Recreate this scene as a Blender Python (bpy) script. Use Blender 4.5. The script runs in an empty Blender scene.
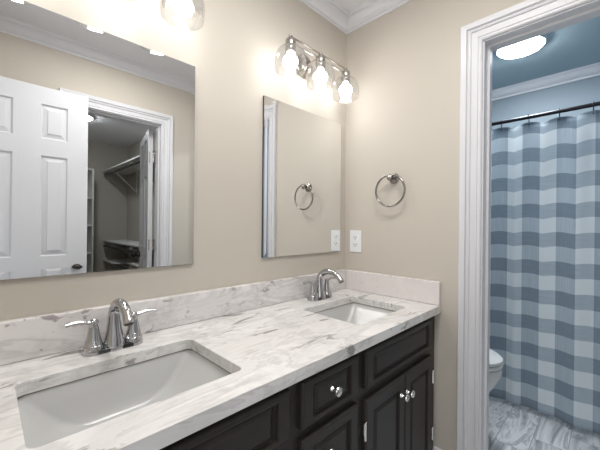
import bpy, bmesh, math, random
from mathutils import Vector, Matrix
random.seed(7)
PI = math.pi
scn = bpy.context.scene
COL = scn.collection

# ------------------------------------------------------------------ camera
F_PX, YAW, ROLL = 314.5, math.radians(44.975), math.radians(.573)
fw = Vector((math.cos(YAW), math.sin(YAW), 0))
rt = Vector((math.sin(YAW), -math.cos(YAW), 0))
up = Vector((0, 0, 1))
r3 = rt*math.cos(ROLL) + up*math.sin(ROLL)
u3 = up*math.cos(ROLL) - rt*math.sin(ROLL)
cd = bpy.data.cameras.new('camera'); cam = bpy.data.objects.new('camera', cd); COL.objects.link(cam)
m = Matrix((r3, u3, -fw)).transposed().to_4x4(); m.translation = Vector((-1.498, -1.124, 1.226))
cam.matrix_world = m
cd.sensor_width = 36; cd.lens = F_PX/600*36; cd.clip_start = .01
scn.camera = cam

# ------------------------------------------------------------------ world, exposure
w = bpy.data.worlds.new('world'); scn.world = w; w.use_nodes = True
w.node_tree.nodes['Background'].inputs[0].default_value = (.95, .97, 1, 1)
w.node_tree.nodes['Background'].inputs[1].default_value = .5
scn.view_settings.view_transform = 'Standard'; scn.view_settings.look = 'None'
scn.view_settings.gamma = 1; scn.view_settings.use_curve_mapping = False
scn.view_settings.exposure = 0.54
BULB = 17.0          # vanity bulbs
DISC = 105.0           # toilet room disc light
CLOS = 60.0
# soft fill light, added to brighten the room through the entry doorway
ld = bpy.data.lights.new('added_doorway_fill', 'AREA'); ld.energy = 8; ld.shape = 'RECTANGLE'; ld.size = 1.6; ld.size_y = 1.8
ld.color = (1, .98, .95)
lo = bpy.data.objects.new('added_doorway_fill', ld); COL.objects.link(lo)
lo.location = (-3.2, -1.2, 1.3); lo.rotation_euler = (0, -PI/2, 0)

# invented overhead fill, out of frame, added to lift the brightness
lc = bpy.data.lights.new('added_overhead_fill', 'AREA'); lc.energy = 9; lc.shape = 'DISK'; lc.size = .45; lc.color = (1, .985, .96)
lq = bpy.data.objects.new('added_overhead_fill', lc); COL.objects.link(lq); lq.location = (-.88, -.80, 2.40)

# ------------------------------------------------------------------ materials
def s2l(c): return tuple(((v/255)/12.92 if v/255 <= .04045 else ((v/255+.055)/1.055)**2.4) for v in c)
def mat(name, col, rough=.5, metal=0, spec=.5, **k):
    mt = bpy.data.materials.new(name); mt.use_nodes = True
    b = mt.node_tree.nodes['Principled BSDF']
    b.inputs['Base Color'].default_value = (*col, 1); b.inputs['Roughness'].default_value = rough
    b.inputs['Metallic'].default_value = metal; b.inputs['Specular IOR Level'].default_value = spec
    return mt
class N:
    def __init__(s, mt): s.t = mt.node_tree; s.b = s.t.nodes['Principled BSDF']
    def add(s, typ, **k):
        n = s.t.nodes.new(typ)
        for a, v in k.items(): setattr(n, a, v)
        return n
    def link(s, a, b): s.t.links.new(a, b)
    def coord(s, scale=(1,1,1), rot=(0,0,0), loc=(0,0,0)):
        tc = s.add('ShaderNodeTexCoord'); mp = s.add('ShaderNodeMapping')
        mp.inputs['Scale'].default_value = scale; mp.inputs['Rotation'].default_value = rot; mp.inputs['Location'].default_value = loc
        s.link(tc.outputs['Object'], mp.inputs['Vector']); return mp.outputs[0]
    def noise(s, vec, scale, detail=4, rough=.55, dist=0):
        n = s.add('ShaderNodeTexNoise'); n.inputs['Scale'].default_value = scale; n.inputs['Detail'].default_value = detail
        n.inputs['Roughness'].default_value = rough; n.inputs['Distortion'].default_value = dist
        s.link(vec, n.inputs['Vector']); return n.outputs['Fac']
    def ramp(s, fac, stops):
        r = s.add('ShaderNodeValToRGB'); e = r.color_ramp.elements
        while len(e) < len(stops): e.new(.5)
        for i, (p, c) in enumerate(stops):
            e[i].position = p; e[i].color = (*c, 1) if isinstance(c, tuple) else (c, c, c, 1)
        s.link(fac, r.inputs[0]); return r.outputs[0]
    def mix(s, fac, a, b, bt='MIX'):
        n = s.add('ShaderNodeMix', data_type='RGBA', blend_type=bt)
        for sock, v in ((n.inputs[0], fac), (n.inputs[6], a), (n.inputs[7], b)):
            if isinstance(v, (int, float)): sock.default_value = v
            elif isinstance(v, tuple): sock.default_value = (*v, 1)
            else: s.link(v, sock)
        return n.outputs[2]
    def math(s, op, a, b=None, c=None):
        n = s.add('ShaderNodeMath', operation=op)
        for i, v in enumerate((a, b, c)):
            if v is None: continue
            if isinstance(v, (int, float)): n.inputs[i].default_value = v
            else: s.link(v, n.inputs[i])
        return n.outputs[0]
    def base(s, c): s.link(c, s.b.inputs['Base Color'])
    def bump(s, h, strength=.1, dist=.002):
        b = s.add('ShaderNodeBump'); b.inputs['Strength'].default_value = strength; b.inputs['Distance'].default_value = dist
        s.link(h, b.inputs['Height']); s.link(b.outputs[0], s.b.inputs['Normal'])

def paint(name, col, rough=.6, amt=.03):
    mt = mat(name, col, rough, spec=.3); n = N(mt); v = n.coord()
    f = n.noise(v, 3, 3)
    n.base(n.mix(f, tuple(c*(1-amt) for c in col), tuple(min(1, c*(1+amt)) for c in col)))
    n.bump(n.noise(v, 350, 2), .08, .0006)
    return mt
WALL = paint('greige_paint', s2l((202, 195, 184)))
WALLB = paint('pale_blue_paint', s2l((134, 146, 155)))
WALLC = paint('closet_paint', s2l((186, 182, 172)))
CEIL = paint('ceiling_paint', s2l((226, 225, 228)), .8)
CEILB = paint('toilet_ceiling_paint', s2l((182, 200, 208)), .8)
TRIM = paint('white_trim_paint', s2l((222, 222, 226)), .35, .01)
DOORM = paint('white_door_paint', s2l((214, 215, 219)), .4, .01)
CAB = paint('espresso_cabinet_paint', s2l((54, 50, 47)), .36, .12)
CABIN = mat('cabinet_inside', (.012, .011, .010), .8)
CHROME = mat('chrome', (.50, .50, .51), .08, 1)
RINGM = mat('satin_dark_nickel', (.33, .31, .29), .2, 1)
NICKEL = mat('brushed_nickel', (.50, .47, .44), .24, 1)
DARKM = mat('dark_metal', (.03, .03, .035), .35, .8)
KNOBM = mat('polished_knob', (.85, .84, .83), .12, 1)
SINKM = mat('sink_porcelain', s2l((206, 206, 205)), .22)
PORC = mat('white_porcelain', s2l((226, 226, 224)), .12)
BASEPL = mat('chrome_dark_reflection', (.12, .12, .12), .12, 1)  # chrome base plate, with its dark reflections put into the colour
PLASTIC = mat('white_plastic', s2l((240, 241, 243)), .3)
SLOT = mat('dark_slot', (.03, .03, .03), .6)
SHELFM = mat('white_melamine', s2l((214, 214, 212)), .45)
WIREM = mat('dark_rod', (.02, .018, .016), .35)
BRONZE = mat('bronze_knob', (.05, .042, .04), .3, .9)
MIRR = mat('mirror_silver', (.90, .91, .91), .0, 1)
MBACK = mat('mirror_edge', (.05, .05, .05), .5)
CAULK = mat('sink_caulk', (.16, .13, .11), .6)

def emis(name, col, st):
    mt = bpy.data.materials.new(name); mt.use_nodes = True; t = mt.node_tree
    t.nodes.clear(); e = t.nodes.new('ShaderNodeEmission'); o = t.nodes.new('ShaderNodeOutputMaterial')
    e.inputs[0].default_value = (*col, 1); e.inputs[1].default_value = st
    t.links.new(e.outputs[0], o.inputs[0]); return mt
BULBM = emis('lit_bulb', (1, .995, .985), BULB)
DISCM = emis('lit_disc', (.90, .957, 1), DISC)
CLOSM = emis('lit_closet_disc', (.93, .97, 1), CLOS)

def glassmat():
    mt = bpy.data.materials.new('clear_glass'); mt.use_nodes = True; t = mt.node_tree; t.nodes.clear()
    o = t.nodes.new('ShaderNodeOutputMaterial'); mx = t.nodes.new('ShaderNodeMixShader')
    tr = t.nodes.new('ShaderNodeBsdfTransparent'); gl = t.nodes.new('ShaderNodeBsdfGlossy')
    lw = t.nodes.new('ShaderNodeLayerWeight'); lw.inputs[0].default_value = .35
    mu = t.nodes.new('ShaderNodeMath'); mu.operation = 'MULTIPLY_ADD'; mu.inputs[1].default_value = .5; mu.inputs[2].default_value = .05
    tr.inputs[0].default_value = (.97, .97, .97, 1); gl.inputs['Roughness'].default_value = .03; gl.inputs[0].default_value = (.9, .9, .9, 1)
    t.links.new(lw.outputs['Facing'], mu.inputs[0]); t.links.new(mu.outputs[0], mx.inputs[0])
    t.links.new(tr.outputs[0], mx.inputs[1]); t.links.new(gl.outputs[0], mx.inputs[2]); t.links.new(mx.outputs[0], o.inputs[0])
    return mt
GLASS = glassmat()

def marble(name, white, grey, blotch=.5, off=(0,0,0), rot=.6, dark=(.16,.16,.17), fl=9, fth=.62, asp=3.2):
    mt = mat(name, white, .16); n = N(mt)
    v = n.coord(loc=off)
    vs = n.coord(scale=(1.0, asp, asp), rot=(0, 0, rot), loc=off)
    vl = n.coord(scale=(.8, 2.6, 2.6), rot=(0, 0, rot), loc=off)
    a = n.noise(vl, 3.0, 6, .62, 1.2)                      # soft veins
    f1 = n.ramp(a, [(.40, 0.), (.475, .9), (.50, .2), (.60, .55), (.64, .0), (.80, .5)])
    b = n.noise(v, 8, 5, .62, .5)
    f2 = n.ramp(b, [(.50, 0.), (.68, 1.)])
    c = n.noise(vs, fl, 4, .6, .6)                          # small dark flecks
    f3 = n.ramp(c, [(fth, 0.), (fth+.05, 1.)])
    msk = n.ramp(n.noise(v, 2.6, 2), [(.42, 0.), (.55, 1.)])
    col = n.mix(n.math('MULTIPLY', f1, blotch), white, grey)
    col = n.mix(n.math('MULTIPLY', f2, blotch*.8), col, grey)
    col = n.mix(n.math('MULTIPLY', n.math('MULTIPLY', f3, msk), .7), col, dark)
    n.base(col); return mt
MARB = marble('white_veined_marble', s2l((238, 236, 234)), s2l((176, 173, 172)), .5, dark=s2l((118, 112, 110)), fl=7.5, fth=.59)
MARBS = marble('mottled_splash_marble', s2l((234, 231, 230)), s2l((186, 181, 181)), .6, (3.1, 1, 2), .5, s2l((140, 124, 126)), 16, .60, 1.5)
MARBP = marble('pale_pink_marble', s2l((232, 225, 223)), s2l((212, 204, 203)), .3, (7, 3, 1), .8, s2l((205, 195, 193)))

def tiles():
    mt = mat('marble_floor_tile', (.5,.5,.5), .25); n = N(mt)
    W, L, G = .1535, .46, .0035
    tc = n.add('ShaderNodeTexCoord'); sp = n.add('ShaderNodeSeparateXYZ'); n.link(tc.outputs['Object'], sp.inputs[0])
    yr = n.math('DIVIDE', n.math('ADD', sp.outputs[1], 20*W + .646 - .0), W)
    row = n.math('FLOOR', yr); fy = n.math('FRACT', yr)
    xr = n.math('DIVIDE', n.math('ADD', n.math('ADD', sp.outputs[0], 20.1), n.math('MULTIPLY', row, .17)), L)
    cx = n.math('FLOOR', xr); fx = n.math('FRACT', xr)
    cmb = n.add('ShaderNodeCombineXYZ'); n.link(row, cmb.inputs[0]); n.link(cx, cmb.inputs[1])
    wn = n.add('ShaderNodeTexWhiteNoise'); n.link(cmb.outputs[0], wn.inputs[0])
    # veins differ per tile: offset coordinates by the random vector
    va = n.add('ShaderNodeVectorMath', operation='MULTIPLY_ADD'); n.link(wn.outputs['Color'], va.inputs[0])
    va.inputs[1].default_value = (7, 7, 7); n.link(tc.outputs['Object'], va.inputs[2])
    mp = n.add('ShaderNodeMapping'); mp.inputs['Scale'].default_value = (1.6, 9, 1); mp.inputs['Rotation'].default_value = (0, 0, .35)
    n.link(va.outputs[0], mp.inputs['Vector'])
    nz = n.noise(mp.outputs[0], 1.5, 6, .6, .6)
    vein = n.ramp(nz, [(.34, s2l((150, 153, 156))), (.44, s2l((196, 198, 200))), (.50, s2l((218, 220, 221))), (.56, s2l((160, 163, 166))), (.60, s2l((205, 207, 208))), (.72, s2l((180, 183, 186)))])
    tone = n.math('MULTIPLY_ADD', wn.outputs['Value'], .2, .86)
    cm = n.add('ShaderNodeCombineColor')
    for i in range(3): n.link(tone, cm.inputs[i])
    col = n.mix(1., vein, cm.outputs[0], 'MULTIPLY')
    g = n.math('MAXIMUM', n.math('LESS_THAN', fy, G/W), n.math('LESS_THAN', fx, G/L))
    n.base(n.mix(g, col, s2l((150, 152, 154)))); return mt
TILE = tiles()

def gingham():
    mt = mat('blue_gingham_cloth', (.6,.6,.6), .85, spec=.15); n = N(mt)
    tc = n.add('ShaderNodeTexCoord'); sp = n.add('ShaderNodeSeparateXYZ'); n.link(tc.outputs['UV'], sp.inputs[0])
    def band(v, start, per, duty):
        return n.math('LESS_THAN', n.math('FRACT', n.math('DIVIDE', n.math('ADD', v, -start+10*per), per)), duty)
    vb = band(sp.outputs[0], -.781, .178, .53)
    hb = band(sp.outputs[1], 1.661, .1845, .49)
    v1 = n.coord(scale=(0, 1, .02)); v2 = n.coord(scale=(0, .03, 1))
    t1 = n.noise(v1, 260, 3, .6); t2 = n.noise(v2, 260, 3, .6)
    th1 = n.math('MULTIPLY_ADD', n.math('SUBTRACT', t1, .5), .9, 1); th2 = n.math('MULTIPLY_ADD', n.math('SUBTRACT', t2, .5), .9, 1)
    s = n.math('ADD', n.math('MULTIPLY', vb, th1), n.math('MULTIPLY', hb, th2))
    col = n.ramp(n.math('MULTIPLY', s, .5), [(0., s2l((234, 241, 245))), (.5, s2l((184, 197, 207))), (1., s2l((136, 150, 163)))])
    n.base(col)
    n.bump(n.math('ADD', t1, t2), .25, .001)
    return mt
GING = gingham()

# ------------------------------------------------------------------ mesh helpers
def newbm(): return bmesh.new()
def obj(name, bm, mt, parent=None, smooth=False, bevel=0, mats=None, recalc=True):
    if recalc: bmesh.ops.recalc_face_normals(bm, faces=bm.faces)
    me = bpy.data.meshes.new(name); bm.to_mesh(me); bm.free()
    for x in (mats or [mt]): me.materials.append(x)
    o = bpy.data.objects.new(name, me); COL.objects.link(o)
    if parent: o.parent = parent
    if smooth:
        me.shade_smooth()
        me.set_sharp_from_angle(angle=math.radians(40))
    if bevel:
        b = o.modifiers.new('b', 'BEVEL'); b.width = bevel; b.segments = 2; b.limit_method = 'ANGLE'; b.harden_normals = False
    return o
def box(bm, x0, x1, y0, y1, z0, z1):
    c = [bm.verts.new(p) for p in ((x0,y0,z0),(x1,y0,z0),(x1,y1,z0),(x0,y1,z0),(x0,y0,z1),(x1,y0,z1),(x1,y1,z1),(x0,y1,z1))]
    for f in ((0,3,2,1),(4,5,6,7),(0,1,5,4),(1,2,6,5),(2,3,7,6),(3,0,4,7)): bm.faces.new([c[i] for i in f])
def loft(bm, rings, cap0=True, cap1=True, closed=True, loop=False):
    R = [[bm.verts.new(p) for p in r] for r in rings]; n = len(R[0])
    pairs = list(zip(R, R[1:])) + ([(R[-1], R[0])] if loop else [])
    for a, b in pairs:
        for i in range(n if closed else n-1):
            j = (i+1) % n; bm.faces.new((a[i], a[j], b[j], b[i]))
    if cap0 and not loop: bm.faces.new(R[0][::-1])
    if cap1 and not loop: bm.faces.new(R[-1])
def frame(d):
    d = Vector(d).normalized(); a = Vector((0,0,1)) if abs(d.z) < .9 else Vector((1,0,0))
    u = d.cross(a).normalized(); return u, d.cross(u).normalized()
def tube(bm, pts, rad, n=12, caps=True, loop=False, squash=1):
    pts = [Vector(p) for p in pts]; rad = rad if isinstance(rad, (list, tuple)) else [rad]*len(pts)
    rings = []; u = None; N_ = len(pts)
    for i, p in enumerate(pts):
        if loop: d = pts[(i+1) % N_] - pts[i-1]
        else: d = pts[min(i+1, N_-1)] - pts[max(i-1, 0)]
        d.normalize()
        if u is None: u, v = frame(d)
        else: u = (u - d*u.dot(d)).normalized()
        v = d.cross(u)
        rings.append([p + (u*math.cos(2*PI*k/n)*squash + v*math.sin(2*PI*k/n))*rad[i] for k in range(n)])
    loft(bm, rings, caps, caps, loop=loop)
def lathe(bm, prof, c=(0,0,0), axis=(0,0,1), n=28, cap0=True, cap1=True):
    c = Vector(c); ax = Vector(axis).normalized(); u, v = frame(ax)
    loft(bm, [[c + ax*h + (u*math.cos(2*PI*k/n) + v*math.sin(2*PI*k/n))*max(r, .0002) for k in range(n)] for r, h in prof], cap0, cap1)
def thing(name, label, cat, loc=(0,0,0), group=None):
    o = bpy.data.objects.new(name, None); COL.objects.link(o); o.location = loc; o.empty_display_size = .05
    o['label'] = label; o['category'] = cat
    if group: o['group'] = group
    return o
def tag(o, label, cat, group=None):
    o['label'] = label; o['category'] = cat
    if group: o['group'] = group
    return o
def struct(name, bm, mt, parent=None, label=None, cat=None, **k):
    o = obj(name, bm, mt, parent, **k)
    if not parent: o['kind'] = 'structure'
    if label: o['label'] = label; o['category'] = cat
    return o
def shift(bm, v): bmesh.ops.translate(bm, verts=bm.verts, vec=v)
def dup_tree(root, loc, label):
    r = root.copy(); COL.objects.link(r); r.location = loc; r['label'] = label
    for ch in list(root.children):
        c = ch.copy(); COL.objects.link(c); c.parent = r
        for g in list(ch.children):
            d = g.copy(); COL.objects.link(d); d.parent = c
    return r

# ------------------------------------------------------------------ room shell
HCEIL = 2.425
YO = -1.477          # wall opposite the mirrors
XL = -1.642           # wall with the entry door
TW = .115            # wall thickness
DY0, DY1, DZ = -.722, -1.332, 2.022      # doorway to the toilet room, in the right wall
CX0, CX1, CZ = -1.08, -.499, 2.022       # closet doorway, in the opposite wall
EY0, EY1 = -.72, -1.352                   # entry doorway, in the left wall

def wall_x(name, x0, x1, ya, yb, h, mt, hole=None, mats=None):   # wall in a plane of constant x
    bm = newbm()
    if hole:
        a, b, z = hole
        box(bm, x0, x1, b, yb, 0, h); box(bm, x0, x1, ya, a, 0, h); box(bm, x0, x1, a, b, z, h)
    else: box(bm, x0, x1, ya, yb, 0, h)
    return struct(name, bm, mt)
def wall_y(name, y0, y1, xa, xb, h, mt, hole=None):
    bm = newbm()
    if hole:
        a, b, z = hole
        box(bm, xa, a, y0, y1, 0, h); box(bm, b, xb, y0, y1, 0, h); box(bm, a, b, y0, y1, z, h)
    else: box(bm, xa, xb, y0, y1, 0, h)
    return struct(name, bm, mt)
bm = newbm(); box(bm, -1.85, 1.75, -1.60, .12, -.05, 0); struct('floor', bm, TILE)
bm = newbm(); box(bm, XL-.11, 0.004, YO, 0, HCEIL, HCEIL+.05); struct('ceiling', bm, CEIL)
wall_y('wall_back', 0, .12, XL-.12, 0.0, HCEIL+.05, WALL)
wall_x('wall_right', 0, .06, YO-.12, .12, HCEIL+.05, WALL, (DY1, DY0, DZ))
wall_x('wall_left', XL-.12, XL, YO-.12, 0, HCEIL+.05, WALL, (EY1, EY0, 2.06))
wall_y('wall_front', YO-.06, YO, XL, 0, HCEIL+.05, WALL, (CX0, CX1, CZ))
# toilet room
XF = 1.70
wall_x('wall_right_inner', .06, TW, YO-.12, .12, HCEIL+.05, WALLB, (DY1, DY0, DZ))
wall_x('wall_far_right', XF, XF+.05, YO-.12, .12, HCEIL+.05, WALLB)
wall_y('wall_toilet_back', 0, .12, TW, XF, HCEIL+.05, WALLB)
wall_y('wall_toilet_front', YO-.12, YO, TW, XF, HCEIL+.05, WALLB)
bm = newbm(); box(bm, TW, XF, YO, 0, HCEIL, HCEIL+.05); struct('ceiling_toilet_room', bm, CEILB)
# closet (seen in the left mirror)
KX0, KX1, KY = -1.35, .087, -4.35
bm = newbm(); box(bm, KX0, KX1, KY, YO-.12, -.05, 0); struct('floor_closet', bm, mat('beige_carpet', s2l((150, 142, 130)), .95))
bm = newbm(); box(bm, KX0, KX1, KY, YO-.12, HCEIL, HCEIL+.05); struct('ceiling_closet', bm, CEIL)
wall_y('wall_closet_near', YO-.12, YO-.06, KX0, 0, HCEIL+.05, WALLC, (CX0, CX1, CZ))
wall_y('wall_closet_far', KY-.05, KY, KX0-.05, KX1+.05, HCEIL+.05, WALLC)
wall_x('wall_closet_left', KX0-.05, KX0, KY, YO-.12, HCEIL+.05, WALLC)
wall_x('wall_closet_right', KX1, KX1+.05, KY, YO-.12, HCEIL+.05, WALLC)

# crown moulding: sweep a profile round a rectangle
CROWN = [(0, -.073), (.007, -.073), (.010, -.066), (.008, -.060), (.016, -.057), (.030, -.048), (.042, -.034), (.050, -.020), (.050, -.014), (.058, -.012), (.062, -.006), (.066, 0), (0, 0)]
def crown(name, x0, x1, y0, y1):
    bm = newbm()
    rings = []
    for sx, sy, cx, cy in ((1, 1, x0, y0), (-1, 1, x1, y0), (-1, -1, x1, y1), (1, -1, x0, y1)):
        rings.append([(cx+sx*max(d, -.001), cy+sy*d, HCEIL+z) for d, z in CROWN])
    loft(bm, rings, loop=True); return struct(name, bm, TRIM)
crown('trim_1', XL, 0, YO, 0)
crown('trim_2', TW, XF, YO, 0)

# door casing: U-shaped sweep
CAS = [(u*.9, t) for u, t in [(0, 0), (0, .009), (.005, .013), (.011, .013), (.013, .006), (.018, .006), (.020, .010), (.046, .012), (.049, .018), (.056, .020), (.060, .012), (.064, .012), (.067, .022), (.090, .025), (.094, .021), (.094, 0)]]
def casing(name, mp, a, b, z, rev=-.0005):
    """mp(u, t, z) -> point; a<b are the opening's edges along u"""
    bm = newbm(); a -= rev; b += rev; z += rev
    rings = []
    for side, zz, top in ((-1, 0, 0), (-1, z, 1), (1, z, 1), (1, 0, 0)):
        e = a if side < 0 else b
        rings.append([mp(e + side*u, t, zz + (u if top else 0)) for u, t in CAS])
    loft(bm, rings); return struct(name, bm, TRIM)
def jamb(name, mp, a, b, z, depth, stop):
    """lining of an opening, set into the wall thickness, with a door stop"""
    bm = newbm(); th = .006
    def bx(u0, u1, t0, t1, z0, z1):
        p = [mp(u, t, zz) for u in (u0, u1) for t in (t0, t1) for zz in (z0, z1)]
        xs = [q[0] for q in p]; ys = [q[1] for q in p]; zs = [q[2] for q in p]
        box(bm, min(xs), max(xs), min(ys), max(ys), min(zs), max(zs))
    bx(a, a+th, -depth, 0, 0, z); bx(b-th, b, -depth, 0, 0, z); bx(a+th, b-th, -depth, 0, z-th, z)
    if stop:
        s0, s1 = stop
        bx(a+th, a+.016, -s1, -s0, 0, z-th); bx(b-.016, b-th, -s1, -s0, 0, z-th); bx(a+.016, b-.016, -s1, -s0, z-.016, z-th)
    return struct(name, bm, TRIM)
mr = lambda u, t, z: (-t, u, z)                   # on the right wall, facing the bathroom
mro = lambda u, t, z: (TW+t, u, z)
mf = lambda u, t, z: (u, YO+t, z)                 # on the opposite wall, facing the bathroom
mfo = lambda u, t, z: (u, YO-.12-t, z)
casing('trim_3', mr, DY1, DY0, DZ); casing('trim_4', mro, DY1, DY0, DZ)
jamb('trim_5', lambda u, t, z: (-t, u, z), DY1, DY0, DZ, TW, (.045, .08))
casing('trim_6', mf, CX0, CX1, CZ); casing('trim_7', mfo, CX0, CX1, CZ)
jamb('trim_8', mf, CX0, CX1, CZ, .12, (.03, .07))
ml = lambda u, t, z: (XL+t, u, z)
jamb('trim_9', ml, EY1, EY0, 2.06, .12, None)

# baseboards
BB = [(0, 0), (.013, 0), (.013, .16), (.010, .168), (.012, .178), (.006, .192), (0, .195)]
def base(name, runs):
    bm = newbm()
    for p, q, nrm in runs:
        loft(bm, [[(e[0]+nrm[0]*d, e[1]+nrm[1]*d, z) for d, z in BB] for e in (p, q)])
    struct(name, bm, TRIM)
base('baseboard_right', [((0, -.49), (0, -.633), (-1, 0))])
base('baseboard_front', [((-.399, YO), (0, YO), (0, 1)), ((XL, YO), (-1.175, YO), (0, 1))])
base('baseboard_left', [((XL, -.58), (XL, -.72), (1, 0))])
base('baseboard_toilet_room', [((TW, 0), (.99, 0), (0, -1)), ((TW, 0), (TW, -.62), (1, 0))])

# ------------------------------------------------------------------ panelled doors
def ring_rect(x0, x1, z0, z1, y): return [(x0, y, z0), (x1, y, z0), (x1, y, z1), (x0, y, z1)]
def panel_door(name, w, h, panels, z0=.012, th=.035, side=.006):
    """local: x 0..w, y 0 = front .. th = back"""
    bm = newbm()
    xs = sorted({0, w} | {p[0] for p in panels} | {p[1] for p in panels})
    zs = sorted({z0, h} | {p[2] for p in panels} | {p[3] for p in panels})
    for y in (0, th):
        for i in range(len(xs)-1):
            for j in range(len(zs)-1):
                x, x2, z, z2 = xs[i], xs[i+1], zs[j], zs[j+1]
                if any(abs(p[0]-x) < 1e-6 and abs(p[1]-x2) < 1e-6 and p[2]-1e-6 <= z and p[3]+1e-6 >= z2 for p in panels): continue
                bm.faces.new([bm.verts.new(q) for q in ring_rect(x, x2, z, z2, y)])
    for y, s in ((0, 1), (th, -1)):
        for x, x2, z, z2 in panels:
            rr = [(0, 0), (.002, .005), (.006, .011), (.010, .011), (.032, .0055), (.0325, .0015), (.036, .001)]
            loft(bm, [ring_rect(x+i, x2-i, z+i, z2-i, y+s*d) for i, d in rr], False, True)
    for a, b in (((0, 0), (w, 0)), ((w, 0), (w, 1)), ((w, 1), (0, 1)), ((0, 1), (0, 0))):
        za = h if a[1] else z0; zb = h if b[1] else z0
        bm.faces.new([bm.verts.new(q) for q in ((a[0], 0, za), (b[0], 0, zb), (b[0], th, zb), (a[0], th, za))])
    bmesh.ops.remove_doubles(bm, verts=bm.verts, dist=.0002)
    return bm
DW = .61
PZ = [(.20, .935), (1.02, 1.634), (1.738, 1.947)]
PX = [(.108, .240), (.366, .500)]
def knob_lathe(bm, c, ax, r=.026):
    lathe(bm, [(.030, 0), (.030, .004), (.026, .008), (.011, .012), (.010, .030), (r*.6, .034), (r, .046), (r*1.02, .054), (r*.85, .064), (r*.4, .070), (.0005, .0705)], c, ax, 24)
# entry door swung open against the opposite wall
e = panel_door('door_1', DW, 2.052, [(a, b, c, d) for a, b in PX for c, d in PZ])
bmesh.ops.rotate(e, verts=e.verts, cent=(0,0,0), matrix=Matrix.Rotation(PI, 3, 'Z'))
shift(e, (-1.023, -1.357, 0))
# visible face must look towards +y (the mirrors)
d1 = struct('door_1', e, DOORM, label='white six-panel entry door standing open, seen in the left mirror', cat='door')
b = newbm(); knob_lathe(b, (-1.078, -1.357, .930), (0, 1, 0)); obj('door_knob', b, BRONZE, d1, smooth=True)
b = newbm()
for z in (.25, 1.05, 1.85): tube(b, [(-1.627, -1.352, z-.045), (-1.627, -1.352, z+.045)], .006, 8)
obj('hinge', b, NICKEL, d1)
# closet door, opened into the closet
e = panel_door('door_2', .575, 2.006, [(a*.943, b*.943, c, d) for a, b in PX for c, d in PZ])
th = math.radians(-90+12)
bmesh.ops.rotate(e, verts=e.verts, cent=(0,0,0), matrix=Matrix.Rotation(th, 3, 'Z'))
shift(e, (-.552, YO-.142, 0))
d2 = struct('door_2', e, DOORM, label='white six-panel closet door opened inward, seen in the left mirror', cat='door')
for z in (1.775, 1.05, .30):
    b = newbm(); box(b, -.545, -.507, YO-.1415, YO-.139, z-.045, z+.045); box(b, -.5095, -.5055, YO-.135, YO-.095, z-.045, z+.045); tube(b, [(-.512, YO-.134, z-.045), (-.512, YO-.134, z+.045)], .006, 8)
    obj('hinge', b, NICKEL, d2)
b = newbm(); c = Vector((-.552, YO-.142, .93)) + Matrix.Rotation(th, 3, 'Z') @ Vector((.52, 0, 0))
ax = Matrix.Rotation(th, 3, 'Z') @ Vector((0, -1, 0)); knob_lathe(b, c, ax); obj('door_knob', b, BRONZE, d2, smooth=True)

# ------------------------------------------------------------------ countertop with two cut-outs
HC, DC, TH = .86, .559, .033
SINKS = [(-1.240, .208), (-.333, .192)]
SY0, SY1 = -.165, -.462
def rrect(cx, cy, hx, hy, r, z, n=5):
    pts = []
    for sx, sy, a0 in ((1, 1, 0), (-1, 1, PI/2), (-1, -1, PI), (1, -1, 3*PI/2)):
        for k in range(n+1):
            a = a0 + PI/2*k/n; pts.append((cx+sx*(hx-r)+r*math.cos(a), cy+sy*(hy-r)+r*math.sin(a), z))
    return pts
XC0 = XL + .003
def countertop():
    bm = newbm(); cuts = []
    xs = [XC0] + [v for cx, hx in SINKS for v in (cx-hx-.03, cx+hx+.03)] + [-.001]
    ymid0, ymid1 = SY0+.03, SY1-.03
    cy, hy = (SY0+SY1)/2, (SY0-SY1)/2
    def quad(x0, x1, y0, y1, z): bm.faces.new([bm.verts.new(p) for p in ((x0, y0, z), (x1, y0, z), (x1, y1, z), (x0, y1, z))])
    for z in (HC, HC-TH):
        for i in range(len(xs)-1):
            if i % 2 == 0: quad(xs[i], xs[i+1], -DC, -.001, z)
            else:
                quad(xs[i], xs[i+1], -DC, ymid1, z); quad(xs[i], xs[i+1], ymid0, -.001, z)
        for cx, hx in SINKS:
            inner = [bm.verts.new(p) for p in rrect(cx, cy, hx, hy, .020, z)]
            X0, X1 = cx-hx-.03, cx+hx+.03
            corners = [bm.verts.new(p) for p in ((X1, ymid0, z), (X0, ymid0, z), (X0, ymid1, z), (X1, ymid1, z))]
            n = 6
            for q in range(4):
                seg = inner[q*n:(q+1)*n]
                for a, b2 in zip(seg, seg[1:]): bm.faces.new((corners[q], b2, a))
                nx = inner[((q+1)*n) % 24]
                bm.faces.new((corners[q], corners[(q+1) % 4], nx, seg[-1]))
    for cx, hx in SINKS:
        loft(bm, [rrect(cx, cy, hx, hy, .020, HC-.0), rrect(cx, cy, hx, hy, .020, HC-TH)], False, False)
    # outer edge
    o = [(XC0, -DC), (-.001, -DC), (-.001, -.001), (XC0, -.001)]
    loft(bm, [[(*p, z) for p in o] for z in (HC-TH, HC)], False, False)
    bmesh.ops.remove_doubles(bm, verts=bm.verts, dist=.0001)
    bmesh.ops.recalc_face_normals(bm, faces=bm.faces)
    return bm
top = obj('countertop', countertop(), MARB, bevel=.003)
tag(top, 'long white and grey veined marble countertop with two sink cut-outs', 'countertop')
b = newbm(); box(b, XC0, -.0015, -.026, -.001, HC+.0005, HC+.110); obj('backsplash', b, MARBS, top, bevel=.003)
b = newbm(); box(b, -.020, -.001, -DC+.002, -.0265, HC+.0005, HC+.110); o = obj('side_splash', b, MARBP, top, bevel=.003); o['label'] = 'pale pinkish marble side splash'

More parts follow.
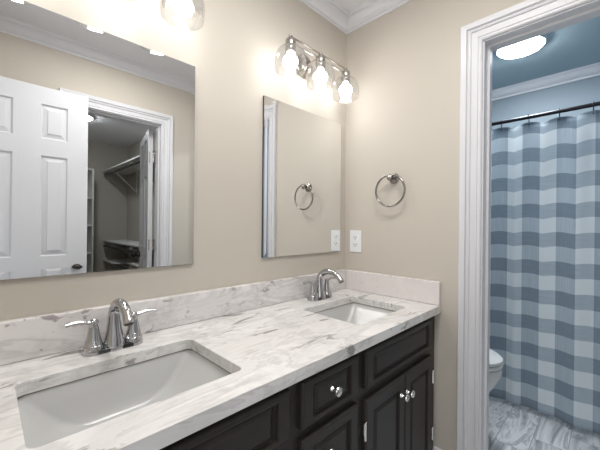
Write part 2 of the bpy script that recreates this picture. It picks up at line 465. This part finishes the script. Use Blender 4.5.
# ------------------------------------------------------------------ sinks
def sink(cx, hx, label):
    t = thing('sink', label, 'sink', (cx, (SY0+SY1)/2, HC-TH), 'undermount basins')
    hy = (SY0-SY1)/2; b = newbm(); rings = []
    prof = [(-.022, -.022, -.002), (-.003, -.003, -.002), (-.002, -.002, -.008), (.009, .002, -.022), (.026, .004, -.042), (.045, .006, -.066), (.066, .008, -.088), (.092, .011, -.105), (.120, .017, -.115), (.140, .032, -.1205), (.155, .060, -.124), (.175, .105, -.127), (hx-.021, hy-.021, -.1285)]
    for dx, dy, z in prof:
        hxx, hyy = max(hx-dx, .0205), max(hy-dy, .0205)
        rings.append(rrect(0, 0, hxx, hyy, min(.026 + max(0, dy-.02)*.8, hxx*.97, hyy*.97), z, 6))
    # slightly thick shell: outside below
    out = [[(p[0]*1.0+(.008 if p[0] > 0 else -.008), p[1]+(.008 if p[1] > 0 else -.008), p[2]-.010) for p in r] for r in rings[1:]]
    loft(b, [rings[0]] + rings[1:] + out[::-1] + [[(p[0], p[1], -.013) for p in rings[0]]], False, False, loop=True)
    # close the drain hole by the drain itself
    obj('basin', b, SINKM, t, smooth=True)
    b = newbm(); loft(b, [rrect(0, 0, hx+.0005, hy+.0005, .028, -.0012, 6), rrect(0, 0, hx+.0005, hy+.0005, .028, .0006, 6), rrect(0, 0, hx+.0045, hy+.0045, .03, .0005, 6), rrect(0, 0, hx+.0045, hy+.0045, .03, -.0012, 6)], loop=True)
    obj('caulk_line', b, CAULK, t)
    b = newbm(); lathe(b, [(.0285, -.142), (.0290, -.1285), (.027, -.1255), (.022, -.1250), (.020, -.128), (.0195, -.128), (.018, -.122), (.010, -.120), (.0005, -.1195)], n=24); obj('drain', b, CHROME, t, smooth=True)
    return t
sink(*SINKS[0], 'large rectangular undermount sink under the nearer faucet')
sink(*SINKS[1], 'white undermount sink beside the pale side splash')

# ------------------------------------------------------------------ faucets
def faucet(cx, label):
    t = thing('faucet', label, 'faucet', (cx, -.088, HC+.0005), 'chrome arc faucets')
    b = newbm()
    def stadium(z, hx, hy): return rrect(0, 0, hx, hy, hy*.98, z, 6)
    loft(b, [stadium(0, .078, .026), stadium(.008, .078, .026), stadium(.013, .074, .023)])
    obj('base_plate', b, BASEPL, t, smooth=True)
    for s in (-1, 1):
        b = newbm(); lathe(b, [(.027, .0), (.0265, .010), (.0245, .022), (.0225, .0235), (.0175, .045), (.0130, .068), (.0105, .080), (.0125, .084), (.0115, .090), (.006, .094), (.0005, .095)], (s*.052, 0, .0), n=28)
        h = obj('handle', b, CHROME, t, smooth=True)
        b = newbm()
        pts = []; rad = []
        for k in range(9):
            u = k/8; pts.append((s*(.052+.010+.055*u), -.002*u, .086 + .004*math.sin(u*PI) + .004*u)); rad.append(.0062 - .0015*math.sin(u*PI) + .0004*u)
        pts = [(s*.052, 0, .085)] + pts; rad = [.007] + rad
        tube(b, pts, rad, 10, squash=1.25)
        obj('lever', b, CHROME, h, smooth=True)
    b = newbm(); pts = []; rad = []
    # flared skirt then a high arc towards the basin
    base_p = [(0, 0, .0, .031), (0, 0, .012, .030), (0, .0, .030, .0255), (0, .002, .055, .0205), (0, .004, .080, .0175), (0, .003, .100, .0160)]
    for x, y, z, r in base_p: pts.append((x, y, z)); rad.append(r)
    for k in range(1, 15):
        a = PI*.87*k/14; R = .064
        pts.append((0, .003 - R + R*math.cos(a), .098 + .043*math.sin(a))); rad.append(.0152-.0035*k/14)
    pts.append((0, -.128, .108)); rad.append(.0128)
    pts.append((0, -.132, .100)); rad.append(.0135)
    tube(b, pts, rad, 20)
    sp = obj('spout', b, CHROME, t, smooth=True)
    b = newbm(); tube(b, [(0, -.1318, .1005), (0, -.1335, .0975)], .0105, 16); obj('aerator', b, SLOT, sp)
    b = newbm(); tube(b, [(0, .030, .01), (0, .030, .075)], .0022, 8); lathe(b, [(.002, 0), (.005, .003), (.006, .008), (.004, .012), (.0005, .013)], (0, .030, .074), n=12); obj('lift_rod', b, CHROME, t, smooth=True)
    return t
faucet(-1.228, 'chrome two-handle arc faucet in front of the larger left mirror')
faucet(-.315, 'chrome two-handle arc faucet near the corner with the side splash')

# ------------------------------------------------------------------ vanity cabinet
VY = -.530          # face frame plane
VX0, VX1 = XL+.004, -.005
van = thing('vanity_cabinet', 'dark espresso double vanity cabinet with raised panel fronts and round knobs', 'cabinet', (0, 0, 0))
# openings are hidden by the overlay fronts, so the body is a closed carcass with a toe kick
b = newbm(); ZT = HC-TH-.0005
box(b, VX0, VX1, VY, VY+.02, .10, ZT); box(b, VX0, VX0+.018, VY+.02, -.02, .10, ZT); box(b, VX1-.018, VX1, VY+.02, -.02, .10, ZT)
box(b, VX0, VX1, -.02, -.002, .10, ZT); box(b, VX0+.018, VX1-.018, VY+.02, -.02, .10, .118); box(b, VX0, VX1, VY+.07, VY+.09, .0, .0999)
obj('body', b, CAB, van)
def front(x0, x1, z0, z1, mx, mz, name, parent, y=VY):
    b = newbm(); T = .019; cx, cz = (x0+x1)/2, (z0+z1)/2
    def rr(ix, iz, d): return ring_rect(x0+ix, x1-ix, z0+iz, z1-iz, y-T+d)
    rings = [rr(0, 0, T-.0004), rr(0, 0, .006), rr(.0025, .0025, .002), rr(.006, .006, 0), rr(mx-.006, mz-.006, 0), rr(mx-.002, mz-.002, .0015), rr(mx, mz, .0105), rr(mx+.004, mz+.004, .0115), rr(mx+.007, mz+.007, .0115), rr(mx+.021, mz+.016, .0030), rr(mx+.023, mz+.018, .0016)]
    loft(b, rings)
    return obj(name, b, CAB, parent)
def cknob(x, z, parent, y=VY-.019):
    b = newbm(); lathe(b, [(.009, 0), (.008, .003), (.0055, .006), (.005, .014), (.008, .018), (.0130, .021), (.0142, .024), (.0130, .027), (.008, .0295), (.0005, .030)], (x, y+.0075 if False else y, z), (0, -1, 0), 24)
    k = obj('knob', b, KNOBM, parent, smooth=True); return k
def chinge(x, z, parent):
    b = newbm(); tube(b, [(x, VY-.018, z-.026), (x, VY-.018, z+.026)], .0045, 8); box(b, x-.010, x, VY-.003, VY-.0004, z-.022, z+.022)
    for zz in (z-.028, z+.028): lathe(b, [(.003, -.002), (.005, 0), (.003, .003)], (x, VY-.018, zz), n=8)
    obj('hinge', b, KNOBM, parent, smooth=True)
# right sink base
front(-.602, -.069, .681, .808, .043, .019, 'false_drawer_front', van)
dl = front(-.602, -.330, .125, .645, .046, .050, 'cabinet_door', van); cknob(-.362, .574, dl); chinge(-.607, .545, dl); chinge(-.607, .289, dl)
dr = front(-.327, -.069, .125, .645, .046, .050, 'cabinet_door', van); cknob(-.315, .571, dr); chinge(-.060, .545, dr); chinge(-.060, .289, dr)
# drawer stack
for z0, z1 in ((.683, .808), (.470, .655), (.125, .442)):
    d = front(-.904, -.648, z0, z1, .042, .018 if z1-z0 < .15 else .035, 'drawer', van); cknob(-.782, (z0+z1)/2 + .006, d, VY-.018)
# left sink base
front(-1.472, -.949, .681, .808, .043, .019, 'false_drawer_front', van)
dl = front(-1.472, -1.212, .125, .645, .046, .050, 'cabinet_door', van); cknob(-1.236, .558, dl); chinge(-1.477, .545, dl)
dr = front(-1.209, -.949, .125, .645, .046, .050, 'cabinet_door', van); cknob(-1.185, .558, dr); chinge(-.944, .545, dr)

# ------------------------------------------------------------------ mirrors
def mirror(x0, x1, z0, z1, label, slope):
    t = thing('wall_mirror', label, 'mirror', ((x0+x1)/2, 0, z0), 'frameless wall mirrors')
    hx = (x1-x0)/2; H = z1-z0; B = .020; y = -.010
    b = newbm()
    loft(b, [ring_rect(-hx, hx, 0, H, y+slope), ring_rect(-hx+B, hx-B, B, H-B, y)], False, True)
    obj('glass', b, MIRR, t)
    b = newbm(); box(b, -hx, hx, y+.0011, -.001, 0, H); obj('backing', b, MBACK, t)
mirror(-1.515, -.946, 1.077, 1.815, 'frameless mirror reflecting the white panel door, on the beige wall', .0002)
mirror(-.618, -.056, 1.077, 1.806, 'frameless mirror next to the corner reflecting the towel ring', -.0003)

# ------------------------------------------------------------------ vanity lights
def vanity_light(cx, label):
    Y = -.118; t = thing('vanity_light', label, 'wall light', (cx, 0, 2.037), 'three-shade vanity lights')
    b = newbm(); lathe(b, [(.060, .001), (.060, .010), (.055, .016), (.030, .020), (.026, .026), (.0005, .027)], (.0, 0, -.01), (0, -1, 0), 36); obj('backplate', b, NICKEL, t, smooth=True)
    b = newbm(); tube(b, [(0, -.02, -.01), (0, -.06, -.010), (0, -.10, -.004), (0, Y, .004)], .009, 12); obj('arm', b, NICKEL, t, smooth=True)
    S = .200
    b = newbm(); tube(b, [(-S, Y, .013), (S, Y, .013)], .0042, 10); tube(b, [(-S, Y, -.012), (S, Y, -.012)], .0042, 10); obj('bar', b, NICKEL, t, smooth=True)
    for k in (-1, 0, 1):
        x = k*S
        b = newbm(); lathe(b, [(.021, -.038), (.0225, -.035), (.0225, -.008), (.0195, -.001), (.012, .003), (.0055, .005), (.0055, .008), (.0085, .011), (.0092, .015), (.0065, .020), (.0005, .022)], (x, Y, 0), n=28)
        s = obj('socket', b, NICKEL, t, smooth=True)
        b = newbm(); lathe(b, [(.017, -.076), (.0225, -.072), (.0225, -.066), (.0205, -.064), (.0225, -.060), (.0225, -.054), (.0205, -.052), (.0205, -.0465)], (x, Y, .010), n=20); obj('lamp_holder', b, NICKEL, s, smooth=True)
        b = newbm()
        prof = [(.0245, -.038), (.027, -.044), (.046, -.051), (.060, -.066), (.0685, -.086), (.0712, -.108), (.0705, -.130), (.067, -.149)]
        loft(b, [[(x+r*math.cos(2*PI*j/40), Y+r*math.sin(2*PI*j/40), z+.010) for j in range(40)] for r, z in prof + [(r-.0022, z) for r, z in prof[::-1]]], False, False, loop=True)
        obj('glass_shade', b, GLASS, t, smooth=True)
        b = newbm(); lathe(b, [(.013, -.0765), (.0135, -.079), (.018, -.085), (.028, -.092), (.0335, -.103), (.0335, -.113), (.029, -.124), (.018, -.132), (.0005, -.135)], (x, Y, .010), n=24); obj('bulb', b, BULBM, t, smooth=True)
    return t
vanity_light(-.361, 'three-shade nickel light above the corner mirror')
vanity_light(-1.245, 'vanity light over the left mirror, its one glass shade cut by the top edge')

# ------------------------------------------------------------------ towel ring and outlet
t = thing('towel_ring', 'polished nickel towel ring on the beige wall beside the doorway', 'towel ring', (0, -.316, 1.472))
b = newbm(); lathe(b, [(.0275, .0005), (.0285, .004), (.026, .009), (.021, .011), (.021, .015), (.016, .019), (.011, .024), (.011, .040), (.0135, .044), (.0135, .053), (.009, .057), (.0005, .058)], axis=(-1, 0, 0), n=32); obj('mount', b, RINGM, t, smooth=True)
b = newbm(); pts = [(-.046, .080*math.sin(2*PI*k/48), -.066+.080*math.cos(2*PI*k/48)) for k in range(48)]; tube(b, pts, .0054, 10, loop=True); obj('ring', b, RINGM, t, smooth=True)

t = thing('electrical_outlet', 'white double electrical outlet on the wall above the side splash', 'outlet', (0, -.080, 1.136))
b = newbm(); box(b, -.005, -.0005, -.039, .039, -.0615, .0615); obj('cover_plate', b, PLASTIC, t, bevel=.002)
for s in (-1, 1):
    b = newbm(); loft(b, [[(x, p[0], p[1]) for p in [(q[0], q[1]) for q in rrect(0, s*.0205, .0165, .0145, .007, 0)]] for x in (-.0045, -.0075)])
    r = obj('receptacle', b, PLASTIC, t)
    b = newbm()
    box(b, -.0078, -.0072, -.0085, -.0055, s*.0205-.001, s*.0205+.008); box(b, -.0078, -.0072, .0055, .0085, s*.0205-.001, s*.0205+.008)
    lathe(b, [(.0027, .0072), (.0027, .0078)], (0, 0, s*.0205-.007), (-1, 0, 0), 12)
    obj('slot', b, SLOT, r)
b = newbm(); lathe(b, [(.0028, .005), (.0025, .0062), (.0005, .0063)], (0, 0, 0), (-1, 0, 0), 12); obj('screw', b, KNOBM, t)

# ------------------------------------------------------------------ toilet room
XCUR = 1.03
rod = thing('shower_curtain_rod', 'dark metal shower curtain rod carrying the gingham curtain', 'curtain rod', (XCUR, 0, 1.952))
b = newbm(); tube(b, [(0, -.004, 0), (0, YO+.004, 0)], .0125, 16); obj('rod', b, DARKM, rod, smooth=True)
for y, s in ((-.0005, -1), (YO+.0005, 1)):
    b = newbm(); lathe(b, [(.032, 0), (.032, .006), (.020, .012), (.016, .030), (.0135, .032)], (0, y, 0), (0, s, 0), 24); obj('end_flange', b, DARKM, rod, smooth=True)
HK = [-.563 + .1565*3 - .1565*k for k in range(9)]
def curtain():
    b = newbm(); uv = b.loops.layers.uv.new('UVMap'); ny, nz = 260, 60
    ya, yb = -.06, -1.42; V = []
    for i in range(ny+1):
        y = ya + (yb-ya)*i/ny; ph = (y - HK[0])/.1565
        sag = .020*(1-abs(math.cos(PI*ph)))
        row = []
        for j in range(nz+1):
            u = j/nz
            ztop = 1.918 - sag; zbot = .030
            z = zbot + (ztop-zbot)*u
            env = .60 - .36*u
            x = XCUR + .004 + env*(.010*math.cos(2*PI*ph) + .006*math.cos(PI*ph*1.31+1.2)) + (1-u)*(.018*math.sin(y*7.3+.4) + .008*math.sin(y*17+2)) + .004*(1-u)**1.2
            x += (.010*math.exp(-((y+.60)/.03)**2) - .008*math.exp(-((y+.655)/.025)**2))*(1-.7*u)
            row.append((b.verts.new((x, y, z)), (y, z + sag*u)))
        V.append(row)
    for i in range(ny):
        for j in range(nz):
            q = (V[i][j], V[i+1][j], V[i+1][j+1], V[i][j+1])
            f = b.faces.new([v[0] for v in q])
            for l, v in zip(f.loops, q): l[uv].uv = v[1]
    return b
cur = obj('shower_curtain', curtain(), GING, smooth=True)
so = cur.modifiers.new('s', 'SOLIDIFY'); so.thickness = .0015
tag(cur, 'blue and white gingham fabric shower curtain hanging to the floor', 'curtain')
first = None
hl = ['curtain hook nearest the toilet side', 'curtain hook beyond the doorway edge', 'curtain hook close to the door jamb', 'leftmost dark curtain hook on the rod in view', 'second curtain hook from the left in view', 'third curtain hook from the left in view', 'rightmost dark curtain hook in view', 'curtain hook past the right edge', 'last curtain hook at the far end']
for k, y in enumerate(HK):
    if not (-1.15 < y < -.5): continue
    if first is None:
        b = newbm(); pts = [(.0175*math.cos(a), 0, .0175*math.sin(a)) for a in [math.radians(-40+g*20) for g in range(14)]]
        pts = [(-.004, 0, -.050), (.004, 0, -.052), (.012, 0, -.040), (.014, 0, -.022)] + pts[1:]
        tube(b, pts, .0028, 8); first = obj('curtain_hook', b, DARKM, smooth=True); h = first
    else: h = first.copy(); COL.objects.link(h)
    h.location = (XCUR, y, 1.952); tag(h, hl[k], 'curtain hook', 'curtain hooks on the rod')

# toilet, facing -y, tank on the back wall
t = thing('toilet', 'white toilet with closed lid half hidden behind the door casing', 'toilet', (.555, -.435, 0))
def egg(hx, front_, back_, z, cy=0, n=36, p=2.0):
    r = []
    for k in range(n):
        a = 2*PI*k/n; c, s = math.cos(a), math.sin(a)
        r.append((hx*c, cy + (back_ if s > 0 else front_)*s*1.015, z*1.03))
    return r
b = newbm()
loft(b, [egg(.105, .135, .30, 0), egg(.107, .14, .30, .02), egg(.095, .12, .29, .06), egg(.10, .13, .28, .16), egg(.125, .165, .26, .24), egg(.165, .215, .24, .31), egg(.182, .243, .235, .37), egg(.184, .247, .235, .40), egg(.182, .245, .233, .415), egg(.150, .205, .19, .415), egg(.12, .17, .15, .36), egg(.06, .09, .08, .25)])
obj('bowl', b, PORC, t, smooth=True)
b = newbm(); loft(b, [egg(.182, .246, .20, .4185), egg(.186, .250, .20, .424), egg(.186, .250, .20, .434), egg(.182, .245, .198, .438), egg(.125, .180, .15, .438), egg(.12, .175, .148, .4185)], loop=True); obj('seat', b, PORC, t, smooth=True)
b = newbm(); loft(b, [egg(.180, .243, .20, .4415), egg(.185, .249, .20, .447), egg(.184, .248, .20, .460), egg(.172, .234, .19, .470), egg(.14, .19, .16, .4745), egg(.05, .07, .07, .477)]); obj('lid', b, PORC, t, smooth=True)
b = newbm(); loft(b, [rrect(0, .325, .19, .095, .03, .40), rrect(0, .325, .20, .10, .03, .60), rrect(0, .325, .205, .10, .03, .74)]); tk = obj('tank', b, PORC, t, smooth=True)
b = newbm(); loft(b, [rrect(0, .325, .213, .104, .03, .7405), rrect(0, .325, .213, .104, .03, .765), rrect(0, .325, .20, .095, .03, .775)]); obj('tank_lid', b, PORC, t, smooth=True)
b = newbm(); tube(b, [(-.15, .225, .69), (-.15, .205, .69), (-.09, .200, .682)], .006, 10); obj('flush_lever', b, CHROME, tk, smooth=True)
b = newbm(); box(b, -.14, .14, .16, .30, .30, .3995); obj('mounting_deck', b, PORC, t, bevel=.02)

t = thing('ceiling_light', 'round white flush ceiling light glowing in the toilet room', 'ceiling light', (.985, -.678, HCEIL))
b = newbm(); lathe(b, [(.137, -.0005), (.137, -.014), (.134, -.018), (.128, -.018)], n=48); obj('rim', b, PLASTIC, t, smooth=True)
b = newbm(); lathe(b, [(.1285, -.0175), (.122, -.024), (.10, -.030), (.05, -.033), (.0005, -.034)], n=48, cap0=False); obj('diffuser', b, DISCM, t, smooth=True)
b = newbm(); lathe(b, [(.018, -.0315), (.018, -.036), (.012, -.039), (.0005, -.040)], n=20); obj('finial', b, PLASTIC, t, smooth=True)

# ------------------------------------------------------------------ closet contents
ry = lambda y: y
b = newbm(); box(b, -.252, KX1-.001, -4.348, -2.40, 1.993, 2.011)
sh = obj('closet_shelf', b, SHELFM); tag(sh, 'high white closet shelf above the hanging rod, in the left mirror', 'shelf', 'closet shelves in the mirror')
def crod(name, z, label, grp, x=-.235, y0=-4.30, y1=-2.42, dr=.30):
    t = thing(name, label, 'closet rod', (x, 0, z), grp)
    b = newbm(); tube(b, [(0, y0, 0), (0, y1, 0)], .016, 12); obj('rod', b, WIREM, t, smooth=True)
    for y in (-3.9, -3.1):
        b = newbm(); tube(b, [(0, y, .014), (0, y, .040)], .005, 8)
        tube(b, [(0, y, .040), (.31, y, .05-dr)], .006, 8); box(b, .312, .3215, y-.012, y+.012, .02-dr, .040)
        obj('bracket', b, SHELFM, t)
crod('closet_rod', 1.945, 'upper dark closet rod under the high shelf, in the left mirror', 'closet rods in the mirror')
b = newbm(); box(b, -.235, KX1-.001, -4.348, -2.45, .948, .966); o = obj('closet_shelf', b, SHELFM); tag(o, 'low closet shelf at mid height behind the closet door, in the mirror', 'shelf', 'closet shelves in the mirror')
crod('closet_rod', .885, 'dark closet rod under the mid-height shelf, in the left mirror', 'closet rods in the mirror', -.235, -4.30, -2.47, .2)
b = newbm(); box(b, -.235, KX1-.001, -4.348, -2.45, .655, .673); o = obj('closet_shelf', b, SHELFM); tag(o, 'lowest closet shelf just above the mirror bottom edge', 'shelf', 'closet shelves in the mirror')
crod('closet_rod', .592, 'lowest dark closet rod at the mirror bottom edge', 'closet rods in the mirror', -.235, -4.30, -2.47, .2)
t = thing('shelf_tower', 'narrow white shelf tower inside the closet, seen beside the open door edge', 'shelving', (-.69, -4.16, 0))
for s in (-1, 1):
    b = newbm(); box(b, s*.24-.009, s*.24+.009, -.18, .18, 0, 1.975); obj('side_panel', b, SHELFM, t)
b = newbm(); box(b, -.2305, .2305, -.180, -.170, 0.02, 1.97); obj('back_panel', b, SHELFM, t)
for z in (.06, .42, .80, 1.18, 1.56, 1.955):
    b = newbm(); box(b, -.2305, .2305, -.1695, .178, z, z+.018); obj('shelf', b, SHELFM, t)
t = thing('ceiling_light', 'small round closet ceiling light glowing in the left mirror', 'ceiling light', (-.745, -3.10, HCEIL))
b = newbm(); lathe(b, [(.11, -.0005), (.11, -.02), (.10, -.022)], n=32); obj('rim', b, PLASTIC, t, smooth=True)
b = newbm(); lathe(b, [(.1005, -.0215), (.09, -.035), (.05, -.046), (.0005, -.05)], n=32, cap0=False); obj('diffuser', b, CLOSM, t, smooth=True)
